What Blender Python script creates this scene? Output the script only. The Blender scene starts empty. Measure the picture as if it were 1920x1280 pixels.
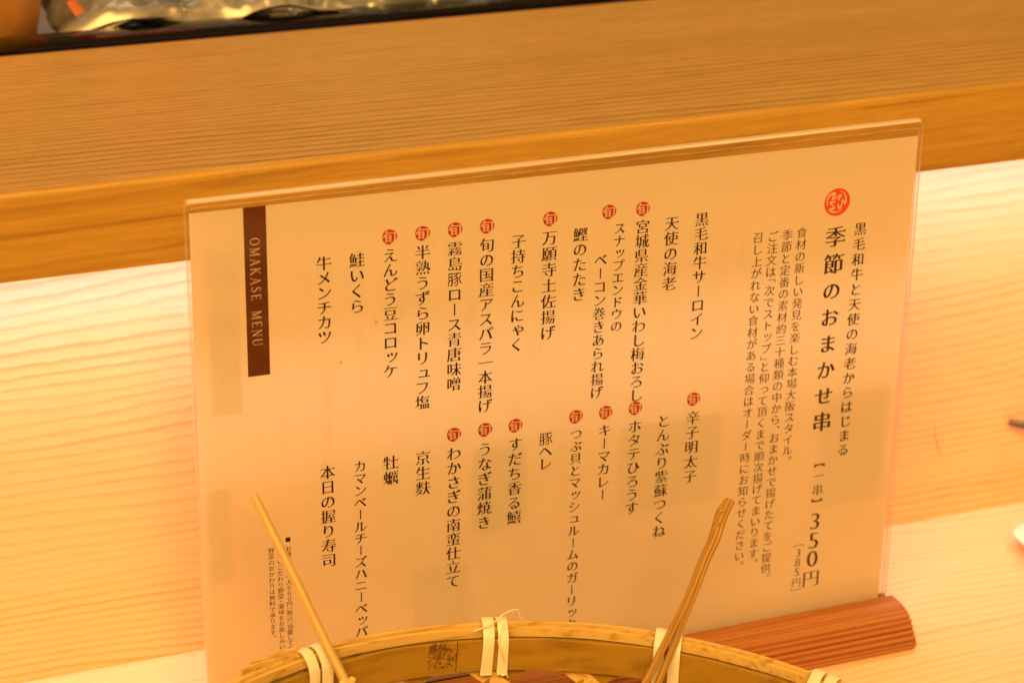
import bpy, bmesh, math, random
from mathutils import Vector, Matrix, noise
from mathutils.geometry import delaunay_2d_cdt
random.seed(7)
scene = bpy.context.scene
R = math.radians

# ------------------------------------------------------------------ camera
cam_d = bpy.data.cameras.new("camera")
cam = bpy.data.objects.new("camera", cam_d)
scene.collection.objects.link(cam)
cam_d.sensor_width = 36.0
cam_d.lens = 80.73
cam_d.clip_start = 0.02
cam_d.clip_end = 50
cam_d.dof.use_dof = True
cam_d.dof.focus_distance = 0.885
cam_d.dof.aperture_fstop = 10.0
cam_d.dof.aperture_blades = 9
cx = Vector((0.932304, -0.361566, 0.008869))
cy = Vector((0.130444, 0.359023, 0.924168))
cz = Vector((-0.337332, -0.860449, 0.381883))
m = Matrix((cx, cy, cz)).transposed().to_4x4()
m.translation = Vector((-0.174466, -0.768166, 0.500187))
cam.matrix_world = m
scene.camera = cam

# ------------------------------------------------------------------ dim warm room
world = bpy.data.worlds.new("World")
scene.world = world
world.use_nodes = True
bg = world.node_tree.nodes["Background"]
bg.inputs[0].default_value = (1.0, 0.50, 0.17, 1)
bg.inputs[1].default_value = 0.15
scene.view_settings.view_transform = 'Standard'
scene.view_settings.look = 'None'
scene.view_settings.exposure = 0.0
scene.view_settings.gamma = 1.0


def area(name, loc, target, sx, sy, power, col, spread=180):
    d = bpy.data.lights.new(name, 'AREA')
    d.shape = 'RECTANGLE'
    d.size = sx
    d.size_y = sy
    d.energy = power
    d.color = col
    d.spread = R(spread)
    o = bpy.data.objects.new(name, d)
    scene.collection.objects.link(o)
    o.location = loc
    dr = Vector(target) - Vector(loc)
    o.rotation_euler = dr.to_track_quat('-Z', 'Y').to_euler()
    return o


# strip under the ledge, ceiling panels over the counter
area("ledge_strip_lamp", (0.45, 0.060, 0.184), (0.45, 0.074, 0.0), 2.6, 0.012, 1.45, (1.0, 0.88, 1.0))
area("ceiling_lamp", (-0.9, -2.5, 2.6), (0.1, 0.0, 0.1), 2.6, 1.6, 268, (1.0, 0.515, 0.125))
area("kitchen_ceiling_lamp", (0.2, 0.95, 1.25), (0.12, 0.36, 0.22), 0.7, 0.25, 2.3, (1.0, 0.82, 0.60))
area("downlight_lamp", (0.9, -0.35, 1.6), (0.15, 0.0, 0.1), 0.08, 0.08, 5.5, (1.0, 0.50, 0.16))


# ------------------------------------------------------------------ helpers
def link(o):
    scene.collection.objects.link(o)
    return o


def tag(o, label=None, cat=None, group=None, kind=None):
    if label: o['label'] = label
    if cat: o['category'] = cat
    if group: o['group'] = group
    if kind: o['kind'] = kind
    return o


def empty(name, loc, label, cat, group=None):
    o = link(bpy.data.objects.new(name, None))
    o.location = loc
    o.empty_display_size = 0.02
    return tag(o, label, cat, group)


def obj(name, mesh, mat, parent=None):
    o = link(bpy.data.objects.new(name, mesh))
    if mat and not mesh.materials:
        mesh.materials.append(mat)
    if parent:
        o.parent = parent
    return o


def mesh_of(name, vs, fs, smooth=False):
    me = bpy.data.meshes.new(name)
    me.from_pydata([tuple(v) for v in vs], [], fs)
    me.validate()
    bm = bmesh.new(); bm.from_mesh(me)
    bmesh.ops.recalc_face_normals(bm, faces=bm.faces)
    bm.to_mesh(me); bm.free()
    if smooth:
        me.polygons.foreach_set('use_smooth', [True] * len(me.polygons))
    return me


def box_mesh(name, a, b, bevel=0.0, seg=2):
    bm = bmesh.new()
    bmesh.ops.create_cube(bm, size=1)
    for v in bm.verts:
        v.co = Vector([(a[i] + b[i]) / 2 + v.co[i] * (b[i] - a[i]) for i in range(3)])
    if bevel:
        bmesh.ops.bevel(bm, geom=bm.edges[:], offset=bevel, segments=seg, affect='EDGES', profile=0.5)
    me = bpy.data.meshes.new(name)
    bm.to_mesh(me); bm.free()
    if bevel:
        me.polygons.foreach_set('use_smooth', [True] * len(me.polygons))
        try: me.set_sharp_from_angle(angle=R(40))
        except Exception: pass
    return me


def extrude_x(name, prof, x0, x1, smooth_angle=40, nx=1):
    """closed (y,z) profile extruded along x"""
    n = len(prof)
    vs = []
    for k in range(nx + 1):
        x = x0 + (x1 - x0) * k / nx
        vs += [(x, p[0], p[1]) for p in prof]
    fs = []
    for k in range(nx):
        for i in range(n):
            j = (i + 1) % n
            fs.append((k * n + i, k * n + j, (k + 1) * n + j, (k + 1) * n + i))
    fs.append(tuple(range(n)))
    fs.append(tuple(nx * n + i for i in reversed(range(n))))
    me = mesh_of(name, vs, fs, True)
    me.set_sharp_from_angle(angle=R(smooth_angle))
    return me


def sweep(name, pts, radii, seg=12, squash=1.0, fn=None, ref=Vector((0, 0, 1))):
    """tube through pts; radii per point; fn(i,a)-> radius factor"""
    pts = [Vector(p) for p in pts]
    vs, fs = [], []
    for i, p in enumerate(pts):
        t = (pts[min(i + 1, len(pts) - 1)] - pts[max(i - 1, 0)]).normalized()
        s = t.cross(ref).normalized()
        u = s.cross(t).normalized()
        for k in range(seg):
            a = 2 * math.pi * k / seg
            f = fn(i, a) if fn else 1.0
            vs.append(p + s * math.cos(a) * radii[i] * f + u * math.sin(a) * radii[i] * squash * f)
    for i in range(len(pts) - 1):
        for k in range(seg):
            l = (k + 1) % seg
            fs.append((i * seg + k, i * seg + l, (i + 1) * seg + l, (i + 1) * seg + k))
    fs.append(tuple(range(seg)))
    fs.append(tuple((len(pts) - 1) * seg + k for k in reversed(range(seg))))
    me = mesh_of(name, vs, fs, True)
    me.set_sharp_from_angle(angle=R(55))
    ln = [0.0]
    for i in range(1, len(pts)): ln.append(ln[-1] + (pts[i] - pts[i - 1]).length)
    uvl = me.uv_layers.new(name='UVMap')
    for lp in me.loops:
        i, k = divmod(lp.vertex_index, seg)
        a = 2 * math.pi * k / seg
        uvl.data[lp.index].uv = (0.5 + 0.5 * math.cos(a) * 0.98 if False else abs(k / seg * 2 - 1), ln[i] * 100)
    return me


def smooth_path(pts, n):
    """Catmull-Rom resample"""
    P = [Vector(p) for p in pts]
    P = [2 * P[0] - P[1]] + P + [2 * P[-1] - P[-2]]
    out = []
    m_ = len(P) - 3
    for k in range(n + 1):
        t = k / n * m_
        i = min(int(t), m_ - 1)
        t -= i
        a, b, c, d = P[i:i + 4]
        out.append(0.5 * ((2 * b) + (c - a) * t + (2 * a - 5 * b + 4 * c - d) * t * t + (3 * b - a - 3 * c + d) * t ** 3))
    return out


# ------------------------------------------------------------------ materials
class NT:
    def __init__(s, name):
        s.m = bpy.data.materials.new(name)
        s.m.use_nodes = True
        s.t = s.m.node_tree
        s.t.nodes.clear()
        s.out = s.t.nodes.new('ShaderNodeOutputMaterial')

    def n(s, kind, **kw):
        nd = s.t.nodes.new('ShaderNode' + kind)
        for k, v in kw.items():
            if k.startswith('i_'):
                key = k[2:].replace('_', ' ')
                nd.inputs[key].default_value = v
            else:
                setattr(nd, k, v)
        return nd

    def l(s, a, b):
        s.t.links.new(a, b)

    def ramp(s, src, stops, interp='LINEAR'):
        r = s.n('ValToRGB')
        e = r.color_ramp.elements
        r.color_ramp.interpolation = interp
        while len(e) < len(stops): e.new(0.5)
        for x, (p, c) in zip(e, stops):
            x.position = p
            x.color = (*c, 1) if len(c) == 3 else c
        s.l(src, r.inputs[0])
        return r.outputs[0]

    def mix(s, fac, a, b, mode='MIX'):
        x = s.n('Mix', data_type='RGBA', blend_type=mode)
        for inp, v in ((0, fac), (6, a), (7, b)):
            if hasattr(v, 'links'): s.l(v, x.inputs[inp])
            else: x.inputs[inp].default_value = v if inp == 0 else ((*v, 1) if len(v) == 3 else v)
        return x.outputs[2]

    def noise(s, vec, scale, detail=3, rough=0.5, dist=0.0):
        x = s.n('TexNoise')
        x.inputs['Scale'].default_value = scale
        x.inputs['Detail'].default_value = detail
        x.inputs['Roughness'].default_value = rough
        x.inputs['Distortion'].default_value = dist
        s.l(vec, x.inputs['Vector'])
        return x.outputs['Fac']

    def mapping(s, scale, loc=(0, 0, 0), rot=(0, 0, 0), src=None):
        if src is None:
            tc = s.n('TexCoord')
            src = tc.outputs['Object']
        mp = s.n('Mapping')
        mp.inputs['Scale'].default_value = scale
        mp.inputs['Location'].default_value = loc
        mp.inputs['Rotation'].default_value = rot
        s.l(src, mp.inputs['Vector'])
        return mp.outputs[0]


def wood(name, light, mid, dark, across='z', period=0.006, fine=900.0, wav=0.5, contrast=1.0, rough=0.42,
         spec=0.5, bump=0.25, coat=0.0, dashes=0.0, loc=(0, 0, 0), rot=0.0, pore=0.0):
    """long grain along x; growth lines spaced ~period across the board"""
    w = NT(name)
    k = 1.0 / period
    # both y and z run across, so top and front faces share the same grain
    base = w.mapping((1, 1, 1), loc, (0, 0, rot))
    low = w.noise(w.mapping((2.2, 9, 9), src=base), 1.0, 2)
    warp = w.n('VectorMath', operation='SCALE'); 
    comb = w.n('CombineXYZ'); w.l(low, comb.inputs[1]); w.l(low, comb.inputs[2])
    w.l(comb.outputs[0], warp.inputs[0]); warp.inputs['Scale'].default_value = wav * period * 14
    add = w.n('VectorMath', operation='ADD'); w.l(base, add.inputs[0]); w.l(warp.outputs[0], add.inputs[1])
    jit = w.noise(w.mapping((38, 120, 120), (2, 9, 4), src=base), 1.0, 2, 0.6)
    comb2 = w.n('CombineXYZ'); w.l(jit, comb2.inputs[1]); w.l(jit, comb2.inputs[2])
    warp2 = w.n('VectorMath', operation='SCALE'); w.l(comb2.outputs[0], warp2.inputs[0]); warp2.inputs['Scale'].default_value = period * 0.45
    add2 = w.n('VectorMath', operation='ADD'); w.l(add.outputs[0], add2.inputs[0]); w.l(warp2.outputs[0], add2.inputs[1])
    b = add2.outputs[0]
    rings = w.noise(w.mapping((2.2, k, k), src=b), 1.0, 1.6, 0.5)
    fin = w.noise(w.mapping((26, fine, fine), src=b), 1.0, 3, 0.6)
    fin2 = w.noise(w.mapping((22, fine * 0.45, fine * 0.45), (3, 1, 2), src=b), 1.0, 2, 0.5)
    patch = w.noise(w.mapping((3, 10, 10), (5, 2, 1), src=base), 1.0, 2)
    c1 = w.ramp(rings, [(0.33, dark), (0.44, mid), (0.56, light)])
    c2 = w.mix(0.30 * contrast, c1, w.ramp(fin, [(0.35, dark), (0.62, light)]))
    c3 = w.mix(0.22, c2, w.ramp(patch, [(0.3, mid), (0.7, light)]))
    if pore:
        pr = w.ramp(fin2, [(0.60, (0, 0, 0)), (0.70, (1, 1, 1))])
        f = w.n('Math', operation='MULTIPLY'); w.l(pr, f.inputs[0]); f.inputs[1].default_value = pore
        c3 = w.mix(f.outputs[0], c3, tuple(x * 0.55 for x in dark))
    bs = w.n('BsdfPrincipled')
    w.l(c3, bs.inputs['Base Color'])
    rr = w.ramp(fin, [(0.3, (rough + 0.13,) * 3), (0.7, (rough - 0.06,) * 3)])
    w.l(rr, bs.inputs['Roughness'])
    bs.inputs['Specular IOR Level'].default_value = spec
    bs.inputs['Coat Weight'].default_value = coat
    bs.inputs['Coat Roughness'].default_value = 0.3
    bp = w.n('Bump'); bp.inputs['Strength'].default_value = bump; bp.inputs['Distance'].default_value = 0.0004
    hsum = w.n('Math', operation='ADD'); w.l(fin, hsum.inputs[0]); w.l(rings, hsum.inputs[1])
    h = hsum.outputs[0]
    if dashes:
        ds = w.noise(w.mapping((55, 900, 900), (1, 7, 3), src=b), 1.0, 1.5, 0.5)
        dr = w.ramp(ds, [(0.66, (0, 0, 0)), (0.74, (1, 1, 1))])
        h2 = w.n('Math', operation='MULTIPLY_ADD'); w.l(dr, h2.inputs[0]); h2.inputs[1].default_value = dashes; w.l(h, h2.inputs[2])
        h = h2.outputs[0]
    w.l(h, bp.inputs['Height'])
    w.l(bp.outputs[0], bs.inputs['Normal'])
    w.l(bs.outputs[0], w.out.inputs[0])
    return w.m


def ring_wood(name, light, mid, dark, period, rough=0.5, seed=0.0, slope=0.0, sway=16.0, wig=0.45, mid_sway=2.2, fib=0.22, fleck=0.0):
    """flat-sawn conifer: regular growth rings that darken slowly and end in a crisp edge, along x"""
    w = NT(name)
    base = w.mapping((1, 1, 1), (seed, seed, 0))
    sep = w.n('SeparateXYZ'); w.l(base, sep.inputs[0])

    def math_(op, a, b=0.0, c=None):
        nd = w.n('Math', operation=op)
        for i, v in enumerate((a, b) if c is None else (a, b, c)):
            if hasattr(v, 'links'): w.l(v, nd.inputs[i])
            else: nd.inputs[i].default_value = v
        return nd.outputs[0]
    t = math_('ADD', sep.outputs[1], sep.outputs[2])
    t = math_('MULTIPLY_ADD', sep.outputs[0], slope, t)
    t = math_('MULTIPLY', t, 1.0 / period)
    big = w.noise(w.mapping((1.3, 7, 7), src=base), 1.0, 2)
    midn = w.noise(w.mapping((7, 26, 26), (3, 1, 2), src=base), 1.0, 2, 0.5)
    jit = w.noise(w.mapping((70, 260, 260), (2, 9, 4), src=base), 1.0, 3, 0.65)
    t = math_('MULTIPLY_ADD', big, sway, t)
    t = math_('MULTIPLY_ADD', midn, mid_sway, t)
    t = math_('MULTIPLY_ADD', jit, wig, t)
    fr = math_('FRACT', t)
    ring = w.ramp(fr, [(0.0, (0.10,) * 3), (0.10, (0, 0, 0)), (0.55, (0.18,) * 3), (0.86, (1, 1, 1)), (1.0, (0.35,) * 3)])
    var = w.noise(w.mapping((2.5, 45, 45), (7, 7, 1), src=base), 1.0, 2)
    amp = w.ramp(var, [(0.35, (0.25,) * 3), (0.65, (1, 1, 1))])
    m1 = w.n('Mix', data_type='FLOAT'); w.l(ring, m1.inputs[3]); m1.inputs[2].default_value = 0.0; w.l(amp, m1.inputs[0])
    fin = w.noise(w.mapping((40, 1100, 1100), (5, 1, 2), src=base), 1.0, 3, 0.6)
    c = w.mix(m1.outputs[0], light, dark)
    c = w.mix(fib, c, w.ramp(fin, [(0.35, dark), (0.6, light)]))
    c = w.mix(0.30, c, w.ramp(big, [(0.3, mid), (0.7, light)]))
    bs = w.n('BsdfPrincipled')
    w.l(c, bs.inputs['Base Color'])
    bs.inputs['Roughness'].default_value = rough
    bs.inputs['Specular IOR Level'].default_value = 0.35
    bp = w.n('Bump'); bp.inputs['Strength'].default_value = 0.12; bp.inputs['Distance'].default_value = 0.0003
    h = fin
    if fleck:      # raised varnish pimples in the open grain
        ds = w.noise(w.mapping((150, 900, 900), (1, 7, 3), src=base), 1.0, 1.0)
        h = math_('MULTIPLY_ADD', w.ramp(ds, [(0.66, (0, 0, 0)), (0.72, (1, 1, 1))]), fleck, fin)
        bp.inputs['Strength'].default_value = 0.6
    w.l(h, bp.inputs['Height']); w.l(bp.outputs[0], bs.inputs['Normal'])
    w.l(bs.outputs[0], w.out.inputs[0])
    return w.m


def plain(name, col, rough=0.5, metal=0.0, spec=0.5, var=0.0, vscale=60, bump=0.0, bscale=200, coat=0.0, trans=0.0, stretch=(1, 1, 1)):
    w = NT(name)
    bs = w.n('BsdfPrincipled')
    v = w.noise(w.mapping(stretch), vscale, 4, 0.6)
    c = w.mix(w.ramp(v, [(0.3, (0, 0, 0)), (0.7, (1, 1, 1))]), tuple(x * (1 - var) for x in col), tuple(min(1, x * (1 + var)) for x in col))
    w.l(c, bs.inputs['Base Color'])
    bs.inputs['Roughness'].default_value = rough
    bs.inputs['Metallic'].default_value = metal
    bs.inputs['Specular IOR Level'].default_value = spec
    bs.inputs['Coat Weight'].default_value = coat
    bs.inputs['Coat Roughness'].default_value = 0.12
    bs.inputs['Transmission Weight'].default_value = trans
    if bump:
        bp = w.n('Bump'); bp.inputs['Strength'].default_value = bump; bp.inputs['Distance'].default_value = 0.0005
        w.l(w.noise(w.mapping(stretch), bscale, 4, 0.6), bp.inputs['Height'])
        w.l(bp.outputs[0], bs.inputs['Normal'])
    w.l(bs.outputs[0], w.out.inputs[0])
    return w.m


def stick_mat(name, lo, hi, rough, coat=0.0, lines=9.0, along=0.35, bump=0.35):
    """fibres running the length of a stick (UV: u round it, v along it in cm)"""
    w = NT(name)
    tc = w.n('TexCoord')
    mp = w.mapping((lines, along, 1), src=tc.outputs['UV'])
    a = w.noise(mp, 1.0, 3, 0.6)
    b = w.noise(w.mapping((lines * 4, along * 1.5, 1), src=tc.outputs['UV']), 1.0, 2, 0.6)
    c = w.ramp(a, [(0.36, lo), (0.60, hi)])
    c = w.mix(0.35, c, w.ramp(b, [(0.35, tuple(x * 0.6 for x in lo)), (0.6, hi)]))
    bs = w.n('BsdfPrincipled')
    w.l(c, bs.inputs['Base Color'])
    bs.inputs['Roughness'].default_value = rough
    bs.inputs['Coat Weight'].default_value = coat
    bp = w.n('Bump'); bp.inputs['Strength'].default_value = bump; bp.inputs['Distance'].default_value = 0.0002
    w.l(b, bp.inputs['Height']); w.l(bp.outputs[0], bs.inputs['Normal'])
    w.l(bs.outputs[0], w.out.inputs[0])
    return w.m


M = {}
M['wall'] = ring_wood('pale_wall_wood', (0.87, 0.53, 0.31), (0.82, 0.46, 0.235), (0.66, 0.235, 0.065), 0.0047)
M['table'] = ring_wood('pale_counter_wood', (0.87, 0.62, 0.39), (0.84, 0.57, 0.33), (0.68, 0.34, 0.13), 0.0058, 0.45, 1.7, 0.03)
M['ledge_top'] = ring_wood('brown_ledge_wood', (0.50, 0.340, 0.115), (0.42, 0.260, 0.065), (0.14, 0.056, 0.008), 0.0056, 0.36, 4.3, 0.02, 9.0, 0.22, 1.1, 0.36, 2.5)
M['fascia'] = wood('orange_fascia_wood', (0.40, 0.250, 0.040), (0.34, 0.200, 0.026), (0.19, 0.095, 0.008), period=0.0042, fine=620, wav=0.6, contrast=1.3, rough=0.38, bump=0.15, pore=0.0, loc=(2, 0.1, 0.3))
M['stand'] = wood('red_cedar_wood', (0.36, 0.145, 0.034), (0.32, 0.118, 0.024), (0.23, 0.074, 0.012), period=0.004, fine=900, wav=0.3, contrast=0.8, rough=0.45, bump=0.15)


def paper_mat():
    w = NT('menu_paper')
    v = w.noise(w.mapping((1, 1, 1)), 14, 3, 0.5)
    col = w.mix(w.ramp(v, [(0.3, (0, 0, 0)), (0.7, (1, 1, 1))]), (0.90, 0.87, 0.78), (0.93, 0.90, 0.82))
    d = w.n('BsdfDiffuse'); w.l(col, d.inputs[0])
    t = w.n('BsdfTranslucent'); t.inputs[0].default_value = (0.96, 0.76, 0.44, 1)
    x = w.n('MixShader'); x.inputs[0].default_value = 0.31
    w.l(d.outputs[0], x.inputs[1]); w.l(t.outputs[0], x.inputs[2])
    w.l(x.outputs[0], w.out.inputs[0])
    return w.m


def acrylic_mat():
    w = NT('clear_acrylic')
    tr = w.n('BsdfTransparent'); tr.inputs[0].default_value = (0.985, 0.975, 0.96, 1)
    gl = w.n('BsdfGlossy'); gl.inputs['Roughness'].default_value = 0.06
    fr = w.n('Fresnel'); fr.inputs['IOR'].default_value = 1.28
    bp = w.n('Bump'); bp.inputs['Strength'].default_value = 0.12; bp.inputs['Distance'].default_value = 0.002
    w.l(w.noise(w.mapping((1, 1, 1)), 16, 2), bp.inputs['Height'])
    w.l(bp.outputs[0], gl.inputs['Normal'])
    x = w.n('MixShader')
    w.l(fr.outputs[0], x.inputs[0]); w.l(tr.outputs[0], x.inputs[1]); w.l(gl.outputs[0], x.inputs[2])
    w.l(x.outputs[0], w.out.inputs[0])
    return w.m


def edge_mat():
    """sawn acrylic edge: frosted, passes and scatters light"""
    w = NT('frosted_acrylic_edge')
    d = w.n('BsdfDiffuse'); d.inputs[0].default_value = (0.92, 0.88, 0.82, 1)
    t = w.n('BsdfTranslucent'); t.inputs[0].default_value = (0.98, 0.84, 0.66, 1)
    g = w.n('BsdfGlossy'); g.inputs['Roughness'].default_value = 0.22; g.inputs[0].default_value = (0.95, 0.9, 0.85, 1)
    tr = w.n('BsdfTransparent')
    a = w.n('MixShader'); a.inputs[0].default_value = 0.5
    w.l(d.outputs[0], a.inputs[1]); w.l(t.outputs[0], a.inputs[2])
    b = w.n('MixShader'); b.inputs[0].default_value = 0.22
    w.l(a.outputs[0], b.inputs[1]); w.l(g.outputs[0], b.inputs[2])
    c = w.n('MixShader'); c.inputs[0].default_value = 0.25
    w.l(b.outputs[0], c.inputs[1]); w.l(tr.outputs[0], c.inputs[2])
    w.l(c.outputs[0], w.out.inputs[0])
    return w.m


M['paper'] = paper_mat()
M['acrylic'] = acrylic_mat()
M['edge'] = edge_mat()
M['dust'] = plain('dark_speck', (0.10, 0.045, 0.02), 0.8)
M['ink'] = plain('brown_black_ink', (0.024, 0.008, 0.003), 0.7, spec=0.2)
M['soft_ink'] = plain('brown_ink', (0.07, 0.025, 0.009), 0.7, spec=0.2)
M['red_ink'] = plain('crimson_ink', (0.50, 0.012, 0.006), 0.65, spec=0.2, var=0.08)
M['vermilion_ink'] = plain('vermilion_ink', (0.78, 0.075, 0.022), 0.65, spec=0.2, var=0.05)
M['band_ink'] = plain('dark_brown_band_ink', (0.125, 0.034, 0.008), 0.6, spec=0.3, var=0.06, vscale=400)
M['band_letter'] = plain('cream_letter_ink', (0.72, 0.66, 0.50), 0.7)
M['back_ink'] = plain('reverse_side_ink', (0.05, 0.03, 0.02), 0.8)
M['bamboo'] = wood('bamboo_skin', (0.31, 0.195, 0.018), (0.27, 0.162, 0.012), (0.21, 0.115, 0.008), period=0.006, fine=900, wav=0.2, contrast=0.3, rough=0.38, bump=0.08, spec=0.5)
M['bamboo_pale'] = wood('bamboo_pith', (0.60, 0.44, 0.15), (0.54, 0.38, 0.11), (0.38, 0.22, 0.04), period=0.0022, fine=1500, wav=0.2, contrast=0.4, rough=0.5, bump=0.2)
M['tie'] = plain('white_rush', (0.75, 0.69, 0.58), 0.38, var=0.07, vscale=120, bump=0.10, bscale=300, spec=0.5)
M['skewer'] = stick_mat('bamboo_skewer', (0.44, 0.29, 0.09), (0.58, 0.41, 0.15), 0.42)
M['skewer_dark'] = stick_mat('oiled_bamboo_skewer', (0.17, 0.075, 0.012), (0.44, 0.27, 0.06), 0.32, 0.25, 5.0, 0.12)
M['crumb'] = plain('fried_crumb', (0.62, 0.45, 0.18), 0.55, var=0.25, vscale=500, bump=0.5)
M['stamp'] = plain('scorched_stamp', (0.13, 0.060, 0.012), 0.6, var=0.3, vscale=600)
M['rail'] = plain('black_glossy_rail', (0.004, 0.003, 0.003), 0.05, spec=0.10)
M['gasket'] = plain('brown_gasket', (0.10, 0.035, 0.010), 0.5)
M['steel'] = plain('brushed_steel', (0.50, 0.48, 0.44), 0.38, metal=0.8, var=0.1)
M['copper'] = plain('copper', (0.85, 0.40, 0.10), 0.42, metal=0.6, var=0.25, vscale=30, bump=0.6, bscale=28)
M['white'] = plain('white_porcelain', (0.82, 0.80, 0.78), 0.2, coat=0.4)
M['dark'] = plain('black_lacquer', (0.05, 0.028, 0.015), 0.22, coat=0.5)
M['red'] = plain('reflection_red', (0.75, 0.02, 0.01), 0.4)
M['teal'] = plain('reflection_teal', (0.42, 0.55, 0.48), 0.7)
M['label_red'] = plain('orange_print', (0.42, 0.12, 0.03), 0.4)

# ------------------------------------------------------------------ counter, wall, ledge
X0, X1 = -1.2, 1.6
YW = 0.0827
o = obj('counter_top', box_mesh('counter_top', (X0, -0.62, -0.035), (X1, YW - 0.0002, 0.0), 0.0015), M['table'])
tag(o, 'pale wooden counter top carrying the menu stand and the basket', kind='structure')
o = obj('back_wall', box_mesh('back_wall', (X0, YW, -0.035), (X1, YW + 0.02, 0.1885)), M['wall'])
tag(o, 'pale wooden wall behind the menu, lit from under the ledge', kind='structure')

sc_ = obj('scratch', sweep('scratch', smooth_path([(0.3748, YW, 0.0505), (0.3758, YW, 0.0440), (0.3765, YW, 0.0410), (0.3784, YW, 0.0362), (0.3806, YW, 0.0312)], 24), [0.00002 + 0.00016 * math.sin(math.pi * k / 24) for k in range(25)], 6), M['dust'])
sc_.parent = o
FY = 0.0427           # front face of the ledge
LZ = 0.2275
ledge = empty('ledge', (0, FY, 0.1925), 'thick orange brown wooden ledge running above the lit back wall', 'ledge')
# the arris is eased with a small, slightly uneven round
prof = [(0, 0.0), (0, 0.0315)]
for k in range(1, 6):
    a = k / 6 * math.pi / 2
    prof.append((0.0030 * (1 - math.cos(a)), 0.0315 + 0.0035 * math.sin(a)))
prof += [(0.0030, 0.0350), (0.0030, 0.0)]
obj('front_board', extrude_x('front_board', prof, X0, X1, 30, 60), M['fascia'], ledge)
o = obj('top_board', box_mesh('top_board', (X0, 0.0030, 0.0), (X1, 0.186, 0.0350)), M['ledge_top'], ledge)
obj('lamp_channel', box_mesh('lamp_channel', (X0, 0.016, -0.0035), (X1, 0.034, -0.0003)), M['white'], ledge)

# ------------------------------------------------------------------ kitchen side
o = obj('kitchen_counter', box_mesh('kitchen_counter', (X0, 0.262, 0.17), (X1, 1.2, 0.2), 0.002), M['steel'])
tag(o, 'steel kitchen counter beyond the ledge', kind='structure')
rail = empty('display_rail', (0, 0.2290, 0.19), 'glossy black rail along the back edge of the ledge', 'rail')
obj('rail_bar', box_mesh('rail_bar', (X0, 0.0035, 0.0), (X1, 0.0300, 0.0385), 0.0004), M['rail'], rail)
obj('gasket', box_mesh('gasket', (X0, 0.0, 0.0), (X1, 0.0033, 0.0372), 0.0004), M['gasket'], rail)

# copper pot, far left
pot = empty('copper_pot', (-0.052, 0.315, 0.2), 'shiny copper pot at the far left behind the black rail', 'pot')
vs, fs = [], []
N = 48
prf = [(0.0, 0.001), (0.045, 0.001), (0.054, 0.008), (0.058, 0.03), (0.060, 0.055), (0.058, 0.075), (0.062, 0.080), (0.060, 0.081), (0.055, 0.075), (0.056, 0.03), (0.045, 0.006), (0.0, 0.005)]
for r_, z_ in prf:
    for k in range(N):
        a = 2 * math.pi * k / N
        rr = max(r_, 0.0005) * (1 + 0.012 * noise.noise((math.cos(a) * 2, math.sin(a) * 2, z_ * 30)))
        vs.append((rr * math.cos(a), rr * math.sin(a), z_))
for i in range(len(prf) - 1):
    for k in range(N):
        l = (k + 1) % N
        fs.append((i * N + k, i * N + l, (i + 1) * N + l, (i + 1) * N + k))
obj('pot_body', mesh_of('pot_body', vs, fs, True), M['copper'], pot)
obj('handle', sweep('handle', smooth_path([(-0.058, 0, 0.06), (-0.085, 0, 0.072), (-0.115, 0, 0.078)], 8), [0.004] * 9), M['copper'], pot)


def bag_mat(name, tint, rough):
    w = NT(name)
    v = w.noise(w.mapping((1, 1, 1)), 22, 3, 0.6)
    g = w.n('BsdfPrincipled')
    w.l(w.ramp(v, [(0.35, tuple(x * 0.35 for x in tint)), (0.62, tint)]), g.inputs['Base Color'])
    g.inputs['Metallic'].default_value = 0.35
    g.inputs['Roughness'].default_value = rough
    g.inputs['Coat Weight'].default_value = 0.3
    g.inputs['Coat Roughness'].default_value = 0.06
    w.l(g.outputs[0], w.out.inputs[0])
    return w.m


M['bag'] = bag_mat('silver_film', (0.30, 0.31, 0.31), 0.34)
M['bag_clear'] = bag_mat('clear_film', (0.24, 0.26, 0.27), 0.30)


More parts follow.
